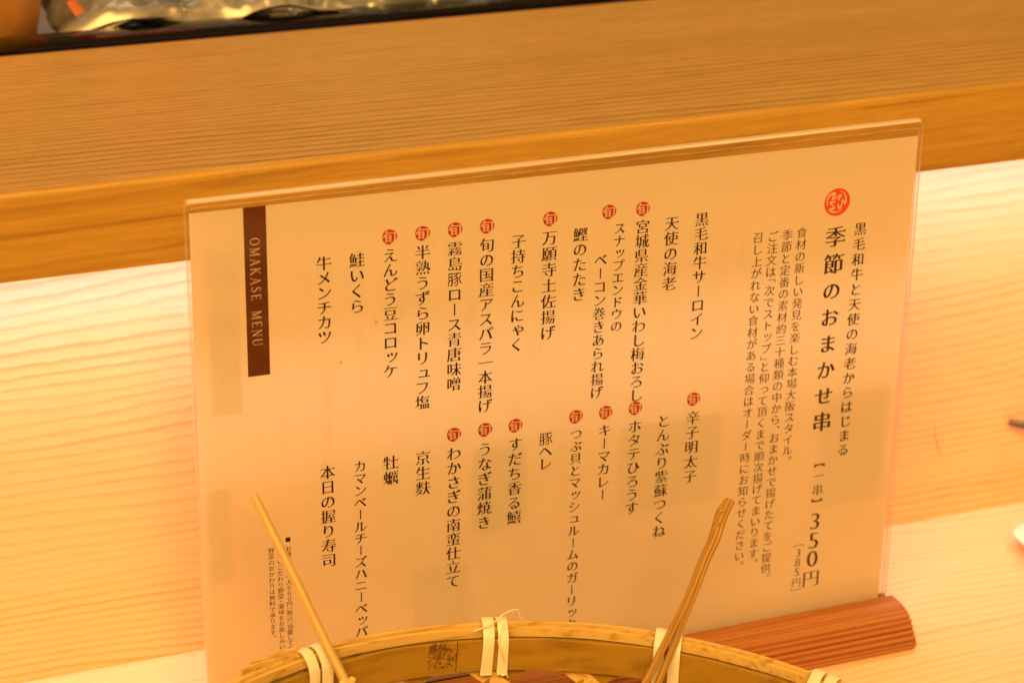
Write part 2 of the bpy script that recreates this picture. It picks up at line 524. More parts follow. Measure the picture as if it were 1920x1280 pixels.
def make_bag(name, loc, sx, sy, sz, rot, seed, mat, label, crest=None):
    root = empty(name, loc, label, 'bag')
    root.rotation_euler = (0, 0, rot)
    nu, nv = 90, 60
    vs, fs = [], []

    def shell(sgn):
        st = len(vs)
        for i in range(nu + 1):
            for j in range(nv + 1):
                u, v = i / nu * 2 - 1, j / nv * 2 - 1
                e = max(0, (1 - abs(u) ** 3.0)) ** 0.55 * max(0, (1 - abs(v) ** 3.0)) ** 0.55
                p = Vector((u * 3 + seed, v * 2.4, sgn * 3.1))
                cr = abs(noise.noise(p * 0.9)) * 1.1 + abs(noise.noise(p * 2.0 + Vector((7, 1, 3)))) * 0.65 + abs(noise.noise(p * 4.5)) * 0.30 + abs(noise.noise(p * 9)) * 0.12
                h = e * (0.75 + 0.5 * (0.45 - cr)) if sgn > 0 else e * 0.18
                edge = 0.006 * noise.noise(Vector((u * 3, v * 3, seed)))
                z = sz * (0.5 + 0.5 * h) if sgn > 0 else sz * (0.5 - 0.5 * e)
                z = max(0.0006, z + 0.3 * sz * noise.noise(Vector((u * 1.3, v * 1.3, seed + 9))) * (1 if sgn > 0 else 0.8) * (0.4 + (1 - e)))
                vs.append((u * sx + edge, v * sy + edge * 0.7, z if sgn > 0 else min(z, sz * 0.5)))
        for i in range(nu):
            for j in range(nv):
                a = st + i * (nv + 1) + j
                fs.append((a, a + 1, a + nv + 2, a + nv + 1))
    shell(1)
    shell(-1)
    me = mesh_of(name, vs, fs, True)
    obj('film', me, mat, root)
    # crimped heat-seal along the near long edge
    pts, tw = [], []
    vs2, fs2 = [], []
    n2 = 80
    for i in range(n2 + 1):
        u = i / n2 * 2 - 1
        z = sz * (0.45 + 0.25 * noise.noise((u * 2.2, seed, 1)))
        y = -sy * 1.0
        for dy, dz in ((0, 0), (-0.010, 0.004 + 0.003 * noise.noise((u * 4, seed, 5))), (-0.010, 0.0045), (0, 0.0006)):
            vs2.append((u * sx * 0.98, y + dy + 0.002, z + dz))
    for i in range(n2):
        for k in range(4):
            l = (k + 1) % 4
            fs2.append((i * 4 + k, i * 4 + l, (i + 1) * 4 + l, (i + 1) * 4 + k))
    obj('sealed_edge', mesh_of('sealed_edge', vs2, fs2, True), M['bag_clear'], root)
    return root


b1 = make_bag('foil_bag', (0.078, 0.315, 0.2), 0.066, 0.048, 0.050, R(-6), 1.3, M['bag'], 'crumpled silver foil bag with an orange corner beside the copper pot')
obj('printed_corner', sweep('printed_corner', [(-0.058, -0.030, 0.034), (-0.052, -0.040, 0.026), (-0.044, -0.049, 0.017), (-0.038, -0.052, 0.008)], [0.0028, 0.0042, 0.0050, 0.003], 10, 0.4), M['label_red'], b1)
make_bag('plastic_bag', (0.186, 0.312, 0.2), 0.062, 0.050, 0.046, R(5), 4.1, M['bag_clear'], 'clear crumpled plastic bag in the middle behind the black rail')
make_bag('plastic_bag', (0.310, 0.318, 0.2), 0.058, 0.050, 0.040, R(-4), 8.7, M['bag_clear'], 'clear crumpled plastic bag at the right end behind the black rail')
o = obj('red_reflection_box', box_mesh('red_reflection_box', (0.055, 0.45, 0.2), (0.115, 0.50, 0.305), 0.003), M['red'])  # out of view, added so the rail mirrors something red
tag(o, 'unseen red box added to be reflected in the black rail', 'box')
o = obj('teal_reflection_cloth', box_mesh('teal_reflection_cloth', (0.165, 0.45, 0.2), (0.29, 0.52, 0.300), 0.006), M['teal'])  # invented and unseen, gives the rail its teal reflection
tag(o, 'unseen pale teal cloth added to be reflected in the black rail', 'cloth')

# ------------------------------------------------------------------ menu stand
SX0, SX1 = -0.006, 0.3052
half = []
path = [(-0.0026, 0.0154), (-0.008, 0.0157), (-0.0135, 0.0154), (-0.0174, 0.0145), (-0.0202, 0.0124), (-0.0226, 0.0094), (-0.0248, 0.0062), (-0.0262, 0.0042), (-0.0261, 0.0026)]
sp = smooth_path([(0, *p) for p in path], 240)
L = [0.0]
for i in range(1, len(sp)): L.append(L[-1] + (sp[i] - sp[i - 1]).length)
nr = 12
for i, p in enumerate(sp[:-1]):
    t = L[i] / L[-1] * nr
    fr = t - int(t)
    depth = (0.00060 + 0.00105 * min(1, max(0, L[i] / L[-1] - 0.30) * 3))
    hgt = -depth * (1 - math.sin(math.pi * fr) ** 0.6)
    d = (sp[i + 1] - p).normalized()
    nrm = Vector((0, d.z, -d.y))
    if nrm.z < 0 and nrm.y > 0: nrm = -nrm
    q = p + (nrm * hgt if nrm.dot(Vector((0, -0.5, 1))) > 0 else -nrm * hgt)
    if i % 3 == 0: half.append((q.y, q.z))
half += [(-0.0258, 0.0016), (-0.0246, 0.0003)]
slot = [(-0.0024, 0.0150), (-0.0024, 0.0045)]
front = list(reversed(slot)) + half
back = [(0.0024, 0.0045), (0.0024, 0.0132), (0.0062, 0.0118), (0.0078, 0.0090), (0.0080, 0.0003)]
prof = [(p[0], p[1]) for p in front] + [(p[0], p[1]) for p in reversed(back)]
stand = obj('menu_stand', extrude_x('menu_stand', prof, SX0, SX1, 35), M['stand'])
tag(stand, 'reddish ribbed wooden holder with a slot gripping the menu panel', 'menu stand')

# ------------------------------------------------------------------ menu sign
sign = empty('menu_sign', (0, 0, 0.0047), 'standing acrylic menu with Japanese writing and a dark brown OMAKASE MENU band', 'menu')
ZS = -0.0047
TOPZ = 0.2315
AW = 0.3030
th = 0.0013
yf, yb = -0.0019, 0.0006      # front and back sheet, each th thick


def sheet(y0):
    """rounded-corner sheet, slot edges get the frosted material"""
    r_ = 0.0022
    pts = []
    z0, z1 = 0.0052 + ZS, TOPZ - 0.0009 + ZS
    if y0 == yf or y0 == yb:
        pts = [(0, z0), (AW, z0)]
        for k in range(5):
            a = k / 4 * math.pi / 2
            pts.append((AW - r_ + r_ * math.cos(a), z1 - r_ + r_ * math.sin(a)))
        for k in range(5):
            a = math.pi / 2 + k / 4 * math.pi / 2
            pts.append((0.0012 + 0.0012 * math.cos(a), z1 - 0.0012 + 0.0012 * math.sin(a)))
    n = len(pts)
    vs = [(x, y0, z) for x, z in pts] + [(x, y0 + th, z) for x, z in pts]
    fs = [tuple(range(n)), tuple(reversed(range(n, 2 * n)))]
    for i in range(n):
        j = (i + 1) % n
        fs.append((i, j, n + j, n + i))
    me = bpy.data.meshes.new('sheet')
    me.from_pydata(vs, [], fs)
    bm = bmesh.new(); bm.from_mesh(me); bmesh.ops.recalc_face_normals(bm, faces=bm.faces); bm.to_mesh(me); bm.free()
    me.materials.append(M['acrylic']); me.materials.append(M['edge'])
    for p in me.polygons:
        p.material_index = 0 if abs(p.normal.y) > 0.9 else 1
    return me


obj('front_sheet', sheet(yf), None, sign)
obj('rear_sheet', sheet(yb), None, sign)
# the fold that joins both sheets along the top
fp = []
for k in range(9):
    a = math.pi * k / 8
    fp.append((math.cos(a) * 0.0019, math.sin(a) * 0.0006))
fp = [(y, z) for y, z in fp] + [(-0.0019, -0.0004), (0.0019, -0.0004)]
me = extrude_x('top_fold', [(y, z + TOPZ + ZS - 0.0004) for y, z in fp], 0.0008, AW - 0.0014, 60)
obj('top_fold', me, M['edge'], sign)

obj('fold_glint', sweep('fold_glint', [(0.002 + (AW - 0.004) * k / 60, -0.0008 + 0.0001 * math.sin(k * 1.7), TOPZ + ZS - 0.0030 + 0.00012 * math.sin(k * 0.9) - 0.0006 * (k / 60)) for k in range(61)], [0.00013 + 0.00007 * math.sin(k * 2.3) for k in range(61)], 6), M['edge'], sign)  # thin uneven bar added to imitate a highlight streak below the fold
random.seed(21)
for k in range(2):
    x_, z_ = random.uniform(0.01, 0.29), random.uniform(0.06, 0.20)
    obj('dust_speck', box_mesh('dust_speck', (x_, yf - 0.0002, z_), (x_ + random.uniform(0.0003, 0.0008), yf - 0.00002, z_ + random.uniform(0.0002, 0.0005))), M['dust'], sign)

# paper: local u to the right, v downwards, millimetres in the tables below
paper = link(bpy.data.objects.new('paper_sheet', None))
bpy.data.objects.remove(paper)
PW, PH = 0.3003, 0.2115
nu, nv = 60, 44
vs, fs = [], []
for j in range(nv + 1):
    for i in range(nu + 1):
        u, v = i / nu * PW, j / nv * PH
        vs.append((u, 0.0, -v))
for j in range(nv):
    for i in range(nu):
        a = j * (nu + 1) + i
        fs.append((a, a + nu + 1, a + nu + 2, a + 1))
paper = obj('paper_sheet', mesh_of('paper_sheet', vs, fs, True), M['paper'], sign)
paper.location = (0.0014, -0.00035, TOPZ - 0.0048 + ZS)
paper.rotation_euler = (0, 0.0078, 0)

# --- lettering: outlines of the built-in typeface, thinned across so it reads as a brush-serif face
_cache = {}
_fc = bpy.data.curves.new('glyph_source', 'FONT')
_fc.resolution_u = 3
_fo = bpy.data.objects.new('glyph_source', _fc)


def raw_loops(ch):
    if ch in _cache: return _cache[ch]
    _fc.body = ch
    me = bpy.data.meshes.new_from_object(_fo)
    bm = bmesh.new(); bm.from_mesh(me)
    bmesh.ops.remove_doubles(bm, verts=bm.verts, dist=1e-6)
    nxt = {}
    for f in bm.faces:
        flip = f.normal.z < 0
        for lp in f.loops:
            if len(lp.edge.link_faces) == 1:
                a, b = lp.vert, lp.link_loop_next.vert
                if flip: a, b = b, a
                nxt.setdefault(a.index, []).append(b.index)
    co = {v.index: (v.co.x, v.co.y) for v in bm.verts}
    loops = []
    while nxt:
        s = next(iter(nxt))
        lp, c = [], s
        while c in nxt:
            lp.append(co[c])
            b = nxt[c].pop()
            if not nxt[c]: del nxt[c]
            c = b
            if c == s: break
        if len(lp) > 2: loops.append(lp)
    bm.free(); bpy.data.meshes.remove(me)
    _cache[ch] = loops
    return loops


def mincho_loop(lp, d, e, serif, mn, kana=False):
    ax_, ay_ = (math.cos(R(20)), math.sin(R(20))) if kana else (1.0, 0.0)     # kana swell on the falling strokes
    out = []
    for lp in [lp]:
        # drop near-duplicate points
        q = [lp[0]]
        for p in lp[1:]:
            if math.hypot(p[0] - q[-1][0], p[1] - q[-1][1]) > mn: q.append(p)
        if len(q) > 3 and math.hypot(q[0][0] - q[-1][0], q[0][1] - q[-1][1]) < mn: q.pop()
        n = len(q)
        if n < 3: continue
        E = []
        for i in range(n):
            a, b = q[i], q[(i + 1) % n]
            dx, dy = b[0] - a[0], b[1] - a[1]
            l = math.hypot(dx, dy) or 1e-9
            nx, ny = dy / l, -dx / l
            p_, q_ = nx * ax_ + ny * ay_, ny * ax_ - nx * ay_
            E.append((nx, ny, e * p_ * p_ - d * q_ * q_, l, dx, dy))
        res = []
        for i in range(n):
            n1, n2 = E[i - 1], E[i]
            det = n1[0] * n2[1] - n1[1] * n2[0]
            if abs(det) > 0.25:
                sx = (n1[2] * n2[1] - n1[1] * n2[2]) / det
                sy = (n1[0] * n2[2] - n1[2] * n2[0]) / det
            else:
                ax, ay = n1[0] + n2[0], n1[1] + n2[1]
                l = math.hypot(ax, ay) or 1
                s = (n1[2] + n2[2]) / 2
                sx, sy = ax / l * s, ay / l * s
            sx = max(-.03, min(.03, sx)); sy = max(-.03, min(.03, sy))
            res.append((q[i][0] + sx, q[i][1] + sy))
        if serif:
            fin = []
            for i in range(n):
                fin.append(res[i])
                # a short upright edge on the right end of a long level stroke: (i -> i+1) going up
                nx, ny, s, l, dx, dy = E[i]
                pe, ne = E[i - 1], E[(i + 1) % n]
                if nx > 0.93 and 0.045 < l < 0.105 and pe[3] > 0.13 and ne[3] > 0.13 and abs(pe[1]) > 0.97 and abs(ne[1]) > 0.97 and ne[1] > 0:
                    x, y = res[(i + 1) % n]
                    fin.append((x + 0.004, y + 0.006))
                    fin.append((x - 0.045, y + 0.058))
                    res[(i + 1) % n] = (x - 0.105, y)
            res = fin
        out.append(res)
    return out[0] if out else None


def fill_mesh(loops, nonzero=False):
    """fill closed loops (even-odd, or by winding) -> (verts, triangles)"""
    vin, ein = [], []
    for l in loops:
        b0, n = len(vin), len(l)
        vin += [Vector((p[0], p[1])) for p in l]
        ein += [(b0 + i, b0 + (i + 1) % n) for i in range(n)]
    vo, eo, fo = delaunay_2d_cdt(vin, ein, [], 0, 1e-6)[:3]
    segs = [(l[i - 1][0], l[i - 1][1], l[i][0], l[i][1]) for l in loops for i in range(len(l))]
    F = []
    for f in fo:
        x = sum(vo[i].x for i in f) / len(f)
        y = sum(vo[i].y for i in f) / len(f)
        wn = 0
        for ax, ay, bx, by in segs:
            if (ay > y) != (by > y) and x < (bx - ax) * (y - ay) / (by - ay) + ax:
                wn += 1 if by > ay else -1
                if not nonzero: wn = wn % 2
        if wn: F.append(tuple(f))
    return [(v.x, v.y) for v in vo], F


def loop_area(l):
    return sum(l[i - 1][0] * l[i][1] - l[i][0] * l[i - 1][1] for i in range(len(l))) / 2


_gm = {}


def glyph_mesh(ch, d, e, serif, turned, kana=False):
    key = (ch, d, e, serif, turned)
    if key in _gm: return _gm[key]
    base = raw_loops(ch)
    if turned: base = [[(y - 0.38 + 0.5, -(x - 0.5) + 0.38) for x, y in l] for l in base]
    _fc.body = ch
    me = bpy.data.meshes.new_from_object(_fo)
    A0 = sum(p.area for p in me.polygons)
    if not turned and abs(A0 - sum(loop_area(l) for l in base)) > 0.01 * A0:     # outline touches itself: keep the face's own fill
        _gm[key] = ([(v.co.x, v.co.y) for v in me.vertices], [tuple(p.vertices) for p in me.polygons])
        return _gm[key]
    lp = [r for r in (mincho_loop(l, d, e, serif, 0.003, kana) for l in base) if r]
    V, F = fill_mesh(lp, True)
    _gm[key] = (V, F)
    return V, F


ROT = set('ー【】［］「」（）')
SMALL = set('ッュャョっゃゅょァィゥェォ')
HALFC = {'、': 0.62, '。': 0.7, '「': 0.6, '」': 0.6, '（': 0.62, '）': 0.62, '・': 0.7}


def glyph(ch, em, cxm, cym, d=0.017, e=0.005, upright_digit=True):
    """(verts, faces) in millimetres centred on (cxm, cym), y up"""
    isk = ord(ch) > 0x2000
    kana = 0x3040 <= ord(ch) <= 0x30ff
    if ch == ' ': return [], []
    if ch in ROT:
        V, F = glyph_mesh(ch, 0.010 if ch not in '【】' else 0.0, 0.0, False, True)
    else:
        V, F = glyph_mesh(ch, d * (0.8 if kana else 1.1), e + (0.004 if kana else 0), isk and not kana, False, kana)
    if not V: return [], []
    xs = [p[0] for p in V]; ys = [p[1] for p in V]
    ox, oy = 0.5, 0.38
    if not isk and upright_digit:
        ox, oy = (min(xs) + max(xs)) / 2, (min(ys) + max(ys)) / 2
    if ch in HALFC and ch not in '、。':
        oy = (min(ys) + max(ys)) / 2
    if ch in '、。':
        ox, oy = -0.12, 0.17
    if ch in SMALL:
        ox, oy = 0.40, 0.30
    return [(cxm + (x - ox) * em, cym + (y - oy) * em) for x, y in V], F


def join(parts):
    V, F = [], []
    for v, f in parts:
        b0 = len(V)
        V += v
        F += [tuple(i + b0 for i in q) for q in f]
    return V, F


def print_mesh(name, VF, mat, off, parent):
    me = bpy.data.meshes.new(name)
    me.from_pydata([(x / 1000, off, y / 1000) for x, y in VF[0]], [], VF[1])
    return obj(name, me, mat, parent)


def flat_print(name, loops, mat, off, parent):
    """loops in mm (x right, y up) filled even-odd and laid on the sheet"""
    return print_mesh(name, fill_mesh(loops), mat, off, parent)


def column(text, u, v0, v1, em, d=0.017, e=0.005, shift=None, mirror=False):
    w = [HALFC.get(c, 1.0) for c in text]
    unit = (v1 - v0) / sum(w)
    parts, pos = [], v0
    for k, c in enumerate(text):
        cyc = pos + w[k] * unit / 2
        pos += w[k] * unit
        e2 = em
        if shift and c in shift: e2 = em * shift[c]
        if c in '、。': cyc = pos - w[k] * unit + 0.1 * unit
        parts.append(glyph(c, e2, u, -cyc, d, e))
    V, F = join(parts)
    if mirror: V = [(2 * u - x, y) for x, y in V]
    return V, F


COLS = [  # text, u, v0, v1, em
    ("黒毛和牛サーロイン", 205.1, 21.9, 76.3, 6.2), ("天使の海老", 192.1, 22.0, 53.6, 6.3),
    ("宮城県産金華いわし梅おろし", 179.6, 22.2, 99.8, 6.2), ("スナップエンドウの", 169.8, 22.2, 68.2, 5.2),
    ("ベーコン巻きあられ揚げ", 162.2, 34.1, 95.9, 5.7), ("鰹のたたき", 153.3, 22.3, 53.2, 6.2),
    ("万願寺土佐揚げ", 140.5, 22.0, 67.9, 6.4), ("子持ちこんにゃく", 127.6, 22.2, 71.0, 6.2),
    ("旬の国産アスパラ一本揚げ", 114.7, 22.2, 95.0, 6.2), ("霧島豚ロース青唐味噌", 101.8, 22.1, 84.0, 6.2),
    ("半熟うずら卵トリュフ塩", 88.9, 22.1, 89.9, 6.2), ("えんどう豆コロッケ", 76.0, 21.9, 74.8, 6.1),
    ("鮭いくら", 62.9, 22.1, 46.8, 6.2), ("牛メンチカツ", 50.1, 22.0, 57.4, 6.1),
    ("辛子明太子", 205.5, 107.1, 140.2, 6.3), ("とんぶり紫蘇つくね", 192.4, 106.9, 163.1, 6.2),
    ("ホタテひろうす", 179.6, 107.4, 150.3, 6.2), ("キーマカレー", 166.4, 107.4, 141.8, 5.9),
    ("つぶ貝とマッシュルームのガーリックバ", 154.0, 107.3, 204.6, 5.4), ("豚ヘレ", 140.9, 107.4, 123.8, 6.1),
    ("すだち香る鱚", 127.8, 107.3, 146.0, 6.3), ("うなぎ蒲焼き", 115.0, 107.5, 146.2, 6.3),
    ("わかさぎの南蛮仕立て", 102.0, 107.5, 170.2, 6.3), ("京生麩", 89.1, 107.2, 126.9, 6.4),
    ("牡蠣", 75.9, 107.2, 120.3, 6.4), ("カマンベールチーズハニーペッパー", 63.4, 107.5, 190.6, 5.4),
    ("本日の握り寿司", 50.3, 107.4, 151.7, 6.3),
]
OFF = -0.00006
for t, u, v0, v1, em in COLS:
    print_mesh('menu_line', column(t, u, v0, v1, em, 0.012, 0.020), M['ink'], OFF, paper)
print_mesh('subtitle_line', column("黒毛和牛と天使の海老からはじまる", 276.9, 33.7, 139.1, 5.9, 0.008, 0.022), M['ink'], OFF, paper)
print_mesh('title_line', column("季節のおまかせ串", 265.7, 33.3, 127.0, 9.4, 0.006, 0.027, {c: 0.92 for c in 'のおまかせ'}), M['ink'], OFF, paper)
print_mesh('unit_line', column("【一串】", 266.0, 136.55, 162.55, 5.5, 0.015, 0.006), M['ink'], OFF, paper)
L_ = []
for c, v, em in (('3', 167.6, 11.4), ('5', 176.9, 11.4), ('0', 185.6, 11.4), ('円', 195.0, 8.8)):
    L_.append(glyph(c, em, 265.9, -v, 0.020, 0.010))
print_mesh('price_line', join(L_), M['ink'], OFF, paper)
L_ = []
for c, v, em in (('［', 176.6, 5.0), ('3', 181.6, 5.6), ('8', 186.2, 5.6), ('5', 190.8, 5.6), ('円', 195.7, 4.7), ('］', 200.6, 5.0)):
    L_.append(glyph(c, em, 258.9, -v, 0.014, 0.004))
print_mesh('tax_price_line', join(L_), M['soft_ink'], OFF, paper)
for t, u, v0, v1 in (("食材の新しい発見を楽しむ本場大阪スタイル。", 250.1, 33.1, 138.2),
                     ("季節と定番の素材約三十種類の中から、おまかせで揚げたてをご提供。", 243.6, 33.3, 192.3),
                     ("ご注文は「次でストップ」と仰って頂くまで順次揚げてまいります。", 237.1, 33.3, 184.2),
                     ("召し上がれない食材がある場合はオーダー時にお知らせください。", 230.5, 33.0, 184.3)):
    print_mesh('notice_line', column(t, u, v0, v1, 4.95, 0.009, 0.008), M['soft_ink'], OFF, paper)
for t, u, v0, v1 in (("お通し代お一人６６０円（税込）頂戴しており", 34.0, 139.5, 188.5),
                     ("いこだわり野菜・薬味をお楽しみいただ", 30.6, 144.4, 189.8),
                     ("野菜のおかわりは無料で承ります。", 27.1, 139.1, 179.5)):
    print_mesh('footnote_line', column(t, u, v0, v1, 2.55, 0.004, 0.004), M['ink'], OFF, paper)
flat_print('footnote_bullet', [[(33.0, -137.7), (34.9, -137.7), (34.9, -135.8), (33.0, -135.8)]], M['ink'], OFF, paper)

# seasonal seals: brushed red disc with the character left open
def seal_disc(u, v, r_=2.95):
    body = []
    n = 56
    for k in range(n):
        a = 2 * math.pi * k / n
        rr = r_ * (1 + 0.02 * math.sin(3 * a + 1) + 0.012 * math.sin(9 * a))
        x, y = rr * math.cos(a), rr * math.sin(a)
        if -0.95 < a - 2 * math.pi < -0.62: x, y = x * 0.80, y * 0.86     # dry-brush bite at the lower right
        body.append((u + x, -v + y))
    return body


def make_seal(u, v):
    V1, F1 = fill_mesh([seal_disc(u, v)])
    V2, F2 = glyph('旬', 5.5, u - 0.05, -v - 0.10, -0.004, 0.016)
    me = bpy.data.meshes.new('season_seal')
    me.from_pydata([(x / 1000, OFF, y / 1000) for x, y in V1] + [(x / 1000, OFF * 1.6, y / 1000) for x, y in V2], [],
                   F1 + [tuple(i + len(V1) for i in f) for f in F2])
    me.materials.append(M['red_ink']); me.materials.append(M['paper'])
    for i, p in enumerate(me.polygons): p.material_index = 0 if i < len(F1) else 1
    return obj('season_seal', me, None, paper)


for u, v in [(179.4, 17.8), (165.1, 17.5), (140.5, 17.6), (114.7, 17.7), (101.8, 17.6), (88.8, 17.6), (75.8, 17.5),
             (205.4, 102.2), (179.5, 102.5), (166.5, 102.4), (153.6, 102.4), (127.7, 102.4), (114.9, 102.3), (101.9, 102.4)]:
    make_seal(u, v)


def ribbon(pts, wd):
    P = smooth_path([(x, y, 0) for x, y in pts], len(pts) * 6)
    n = len(P)
    Lf, Rt = [], []
    for i, p in enumerate(P):
        t = (P[min(i + 1, n - 1)] - P[max(i - 1, 0)]).normalized()
        f = i / (n - 1) * (len(wd) - 1)
        k = min(int(f), len(wd) - 2)
        w_ = (wd[k] + (wd[k + 1] - wd[k]) * (f - k)) / 2
        Lf.append((p.x - t.y * w_, p.y + t.x * w_)); Rt.append((p.x + t.y * w_, p.y - t.x * w_))
    return Lf + Rt[::-1]


# round emblem: vermilion disc with open brush strokes
disc = [(265.3 + 5.85 * math.cos(2 * math.pi * k / 72), -24.36 + 5.85 * math.sin(2 * math.pi * k / 72)) for k in range(72)]
strokes = [ribbon([(x, -y) for x, y in [(261.08, 26.13), (260.66, 24.02), (260.95, 22.3), (262.03, 21.0), (263.9, 20.45), (263.5, 21.9), (263.0, 22.9), (264.2, 22.75), (265.4, 21.9), (266.6, 21.5), (266.3, 22.5), (265.75, 23.6)]],
                  [0.12, 0.45, 0.5, 0.75, 0.95, 0.85, 0.75, 0.45, 0.5, 0.9, 0.85, 0.7]),
           ribbon([(x, -y) for x, y in [(266.04, 19.75), (267.81, 20.55), (269.0, 22.5), (269.25, 24.2), (268.85, 25.3), (268.2, 24.4), (267.75, 23.4), (267.5, 24.4), (267.3, 25.8), (266.75, 27.2), (266.1, 26.6), (265.7, 25.2)]],
                  [0.1, 0.4, 0.55, 0.8, 0.95, 0.6, 0.45, 0.4, 0.5, 0.9, 0.85, 0.6]),
           ribbon([(x, -y) for x, y in [(264.5, 24.15), (263.2, 24.05), (262.1, 24.2), (262.9, 25.3), (264.0, 26.2), (263.9, 26.9), (262.5, 27.0), (262.3, 27.6), (263.6, 28.35), (265.71, 28.55), (268.3, 27.65)]],
                  [0.7, 0.8, 0.75, 0.6, 0.6, 0.9, 0.7, 0.8, 0.7, 0.4, 0.12])]
flat_print('emblem', [disc] + strokes, M['vermilion_ink'], OFF, paper)

# brown header band with cream serif capitals running down it
band = flat_print('header_band', [[(20.0, 0.0), (28.5, 0.0), (28.6, -66.6), (20.1, -66.6)]], M['band_ink'], OFF, paper)
SER = {  # strokes (x0,y0,x1,y1,thin?) on a unit-high capital, and advance width
    'O': 0.78, 'M': 0.92, 'A': 0.78, 'K': 0.80, 'S': 0.60, 'E': 0.66, 'N': 0.80, 'U': 0.80, ' ': 0.7}


def serif_letter(c):
    T, t_ = 0.10, 0.045
    S = []

    def bar(x0, y0, x1, y1, w_):
        dx, dy = x1 - x0, y1 - y0
        l = math.hypot(dx, dy)
        nx, ny = -dy / l * w_ / 2, dx / l * w_ / 2
        S.append([(x0 + nx, y0 + ny), (x1 + nx, y1 + ny), (x1 - nx, y1 - ny), (x0 - nx, y0 - ny)])

    def srf(x, y, w_=0.22): bar(x - w_ / 2, y, x + w_ / 2, y, 0.045)
    if c == 'O':
        S.append(ribbon([(0.36 + 0.32 * math.cos(a), 0.5 + 0.48 * math.sin(a)) for a in [2 * math.pi * k / 10 - math.pi / 2 for k in range(11)]],
                        [0.05, 0.07, 0.10, 0.10, 0.07, 0.05, 0.07, 0.10, 0.10, 0.07, 0.05]))
    if c == 'M':
        bar(0.12, 0, 0.12, 1, t_); bar(0.14, 1, 0.43, 0.05, T); bar(0.43, 0.05, 0.74, 1, t_); bar(0.76, 0, 0.76, 1, T)
        srf(0.12, 0); srf(0.76, 0); srf(0.08, 0.98, 0.14); srf(0.80, 0.98, 0.14)
    if c == 'A':
        bar(0.10, 0, 0.38, 1, t_); bar(0.38, 1, 0.66, 0, T); bar(0.20, 0.33, 0.56, 0.33, t_); srf(0.10, 0); srf(0.66, 0)
    if c == 'K':
        bar(0.15, 0, 0.15, 1, T); bar(0.17, 0.42, 0.60, 1, t_); bar(0.30, 0.58, 0.66, 0, T); srf(0.15, 0); srf(0.15, 0.98); srf(0.60, 0.98); srf(0.66, 0)
    if c == 'S':
        S.append(ribbon([(0.50, 0.80), (0.42, 0.95), (0.26, 0.97), (0.13, 0.86), (0.13, 0.70), (0.28, 0.55), (0.45, 0.42), (0.51, 0.25), (0.42, 0.07), (0.24, 0.03), (0.10, 0.12), (0.07, 0.25)],
                        [0.05, 0.05, 0.05, 0.08, 0.09, 0.11, 0.11, 0.09, 0.07, 0.05, 0.05, 0.05]))
    if c == 'E':
        bar(0.15, 0, 0.15, 1, T); bar(0.06, 0.98, 0.56, 0.98, t_); bar(0.06, 0.02, 0.58, 0.02, t_); bar(0.17, 0.52, 0.44, 0.52, t_)
        bar(0.56, 0.83, 0.56, 1.0, 0.04); bar(0.58, 0.0, 0.58, 0.2, 0.04); bar(0.44, 0.43, 0.44, 0.61, 0.04)
    if c == 'N':
        bar(0.14, 0, 0.14, 1, t_); bar(0.14, 1, 0.64, 0.0, T); bar(0.64, 0, 0.64, 1, t_); srf(0.14, 0); srf(0.08, 0.98, 0.14); srf(0.64, 0.98)
    if c == 'U':
        S.append(ribbon([(0.14, 1.0), (0.14, 0.6), (0.14, 0.3), (0.22, 0.08), (0.40, 0.02), (0.58, 0.1), (0.64, 0.3), (0.64, 0.6), (0.64, 1.0)], [0.10, 0.10, 0.10, 0.08, 0.05, 0.045, 0.045, 0.045, 0.045]))
        srf(0.14, 0.98); srf(0.64, 0.98)
    return S


txt = "OMAKASE MENU"
H = 3.7
tot = sum(SER[c] for c in txt) * H
gap = (54.6 - 12.1 - tot) / (len(txt) - 1)
pos = 12.1
vs, fs = [], []
for c in txt:
    for S in serif_letter(c):
        lp = [(24.05 - H / 2 + y * H, -(pos + x * H)) for x, y in S]   # turned a quarter clockwise: cap tops point right
        if len(S) == 4:
            b0 = len(vs); vs += [(x / 1000, OFF * 1.7, y / 1000) for x, y in lp]; fs.append((b0, b0 + 1, b0 + 2, b0 + 3))
        else:
            b0 = len(vs); n = len(lp) // 2
            vs += [(x / 1000, OFF * 1.7, y / 1000) for x, y in lp]
            for i in range(n - 1): fs.append((b0 + i, b0 + i + 1, b0 + 2 * n - 2 - i, b0 + 2 * n - 1 - i))
    pos += SER[c] * H + gap
me = bpy.data.meshes.new('band_lettering'); me.from_pydata(vs, [], fs)
obj('band_lettering', me, M['band_letter'], paper)

# the reverse side's print, a sheet behind, showing through where light comes from behind
BACK = 0.00092
loops = []
ghost = [("ベーコン巻きあられ揚げ", 50.5, 52, 116, 5.4), ("カマンベールチーズハニーペッパー", 64.5, 20, 92, 4.4), ("とんぶり紫蘇つくね", 80.5, 22, 62, 4.2), ("わかさぎの南蛮仕立て", 108, 22, 72, 4.4),
         ("半熟うずら卵トリュフ塩", 134, 24, 76, 4.4), ("宮城県産金華いわし梅おろし", 192, 24, 82, 4.4), ("すだち香る鱚", 216, 24, 52, 4.6), ("うなぎ蒲焼き", 224, 22, 50, 4.6), ("つくね", 42, 22, 38, 4.6),
         ("５８０円", 33, 84, 102, 4.2), ("７００円", 24, 84, 102, 4.2), ("３８０円", 190, 86, 104, 4.2), ("４８０円", 206, 86, 104, 4.2), ("５００円", 222, 86, 104, 4.2), ("６８０円", 128, 88, 106, 4.2),
         ("本日の握り寿司", 30, 112, 152, 4.4), ("牛メンチカツ", 42, 114, 150, 4.4), ("鰹のたたき", 148, 112, 142, 4.4), ("霧島豚ロース", 242, 112, 150, 4.2)]
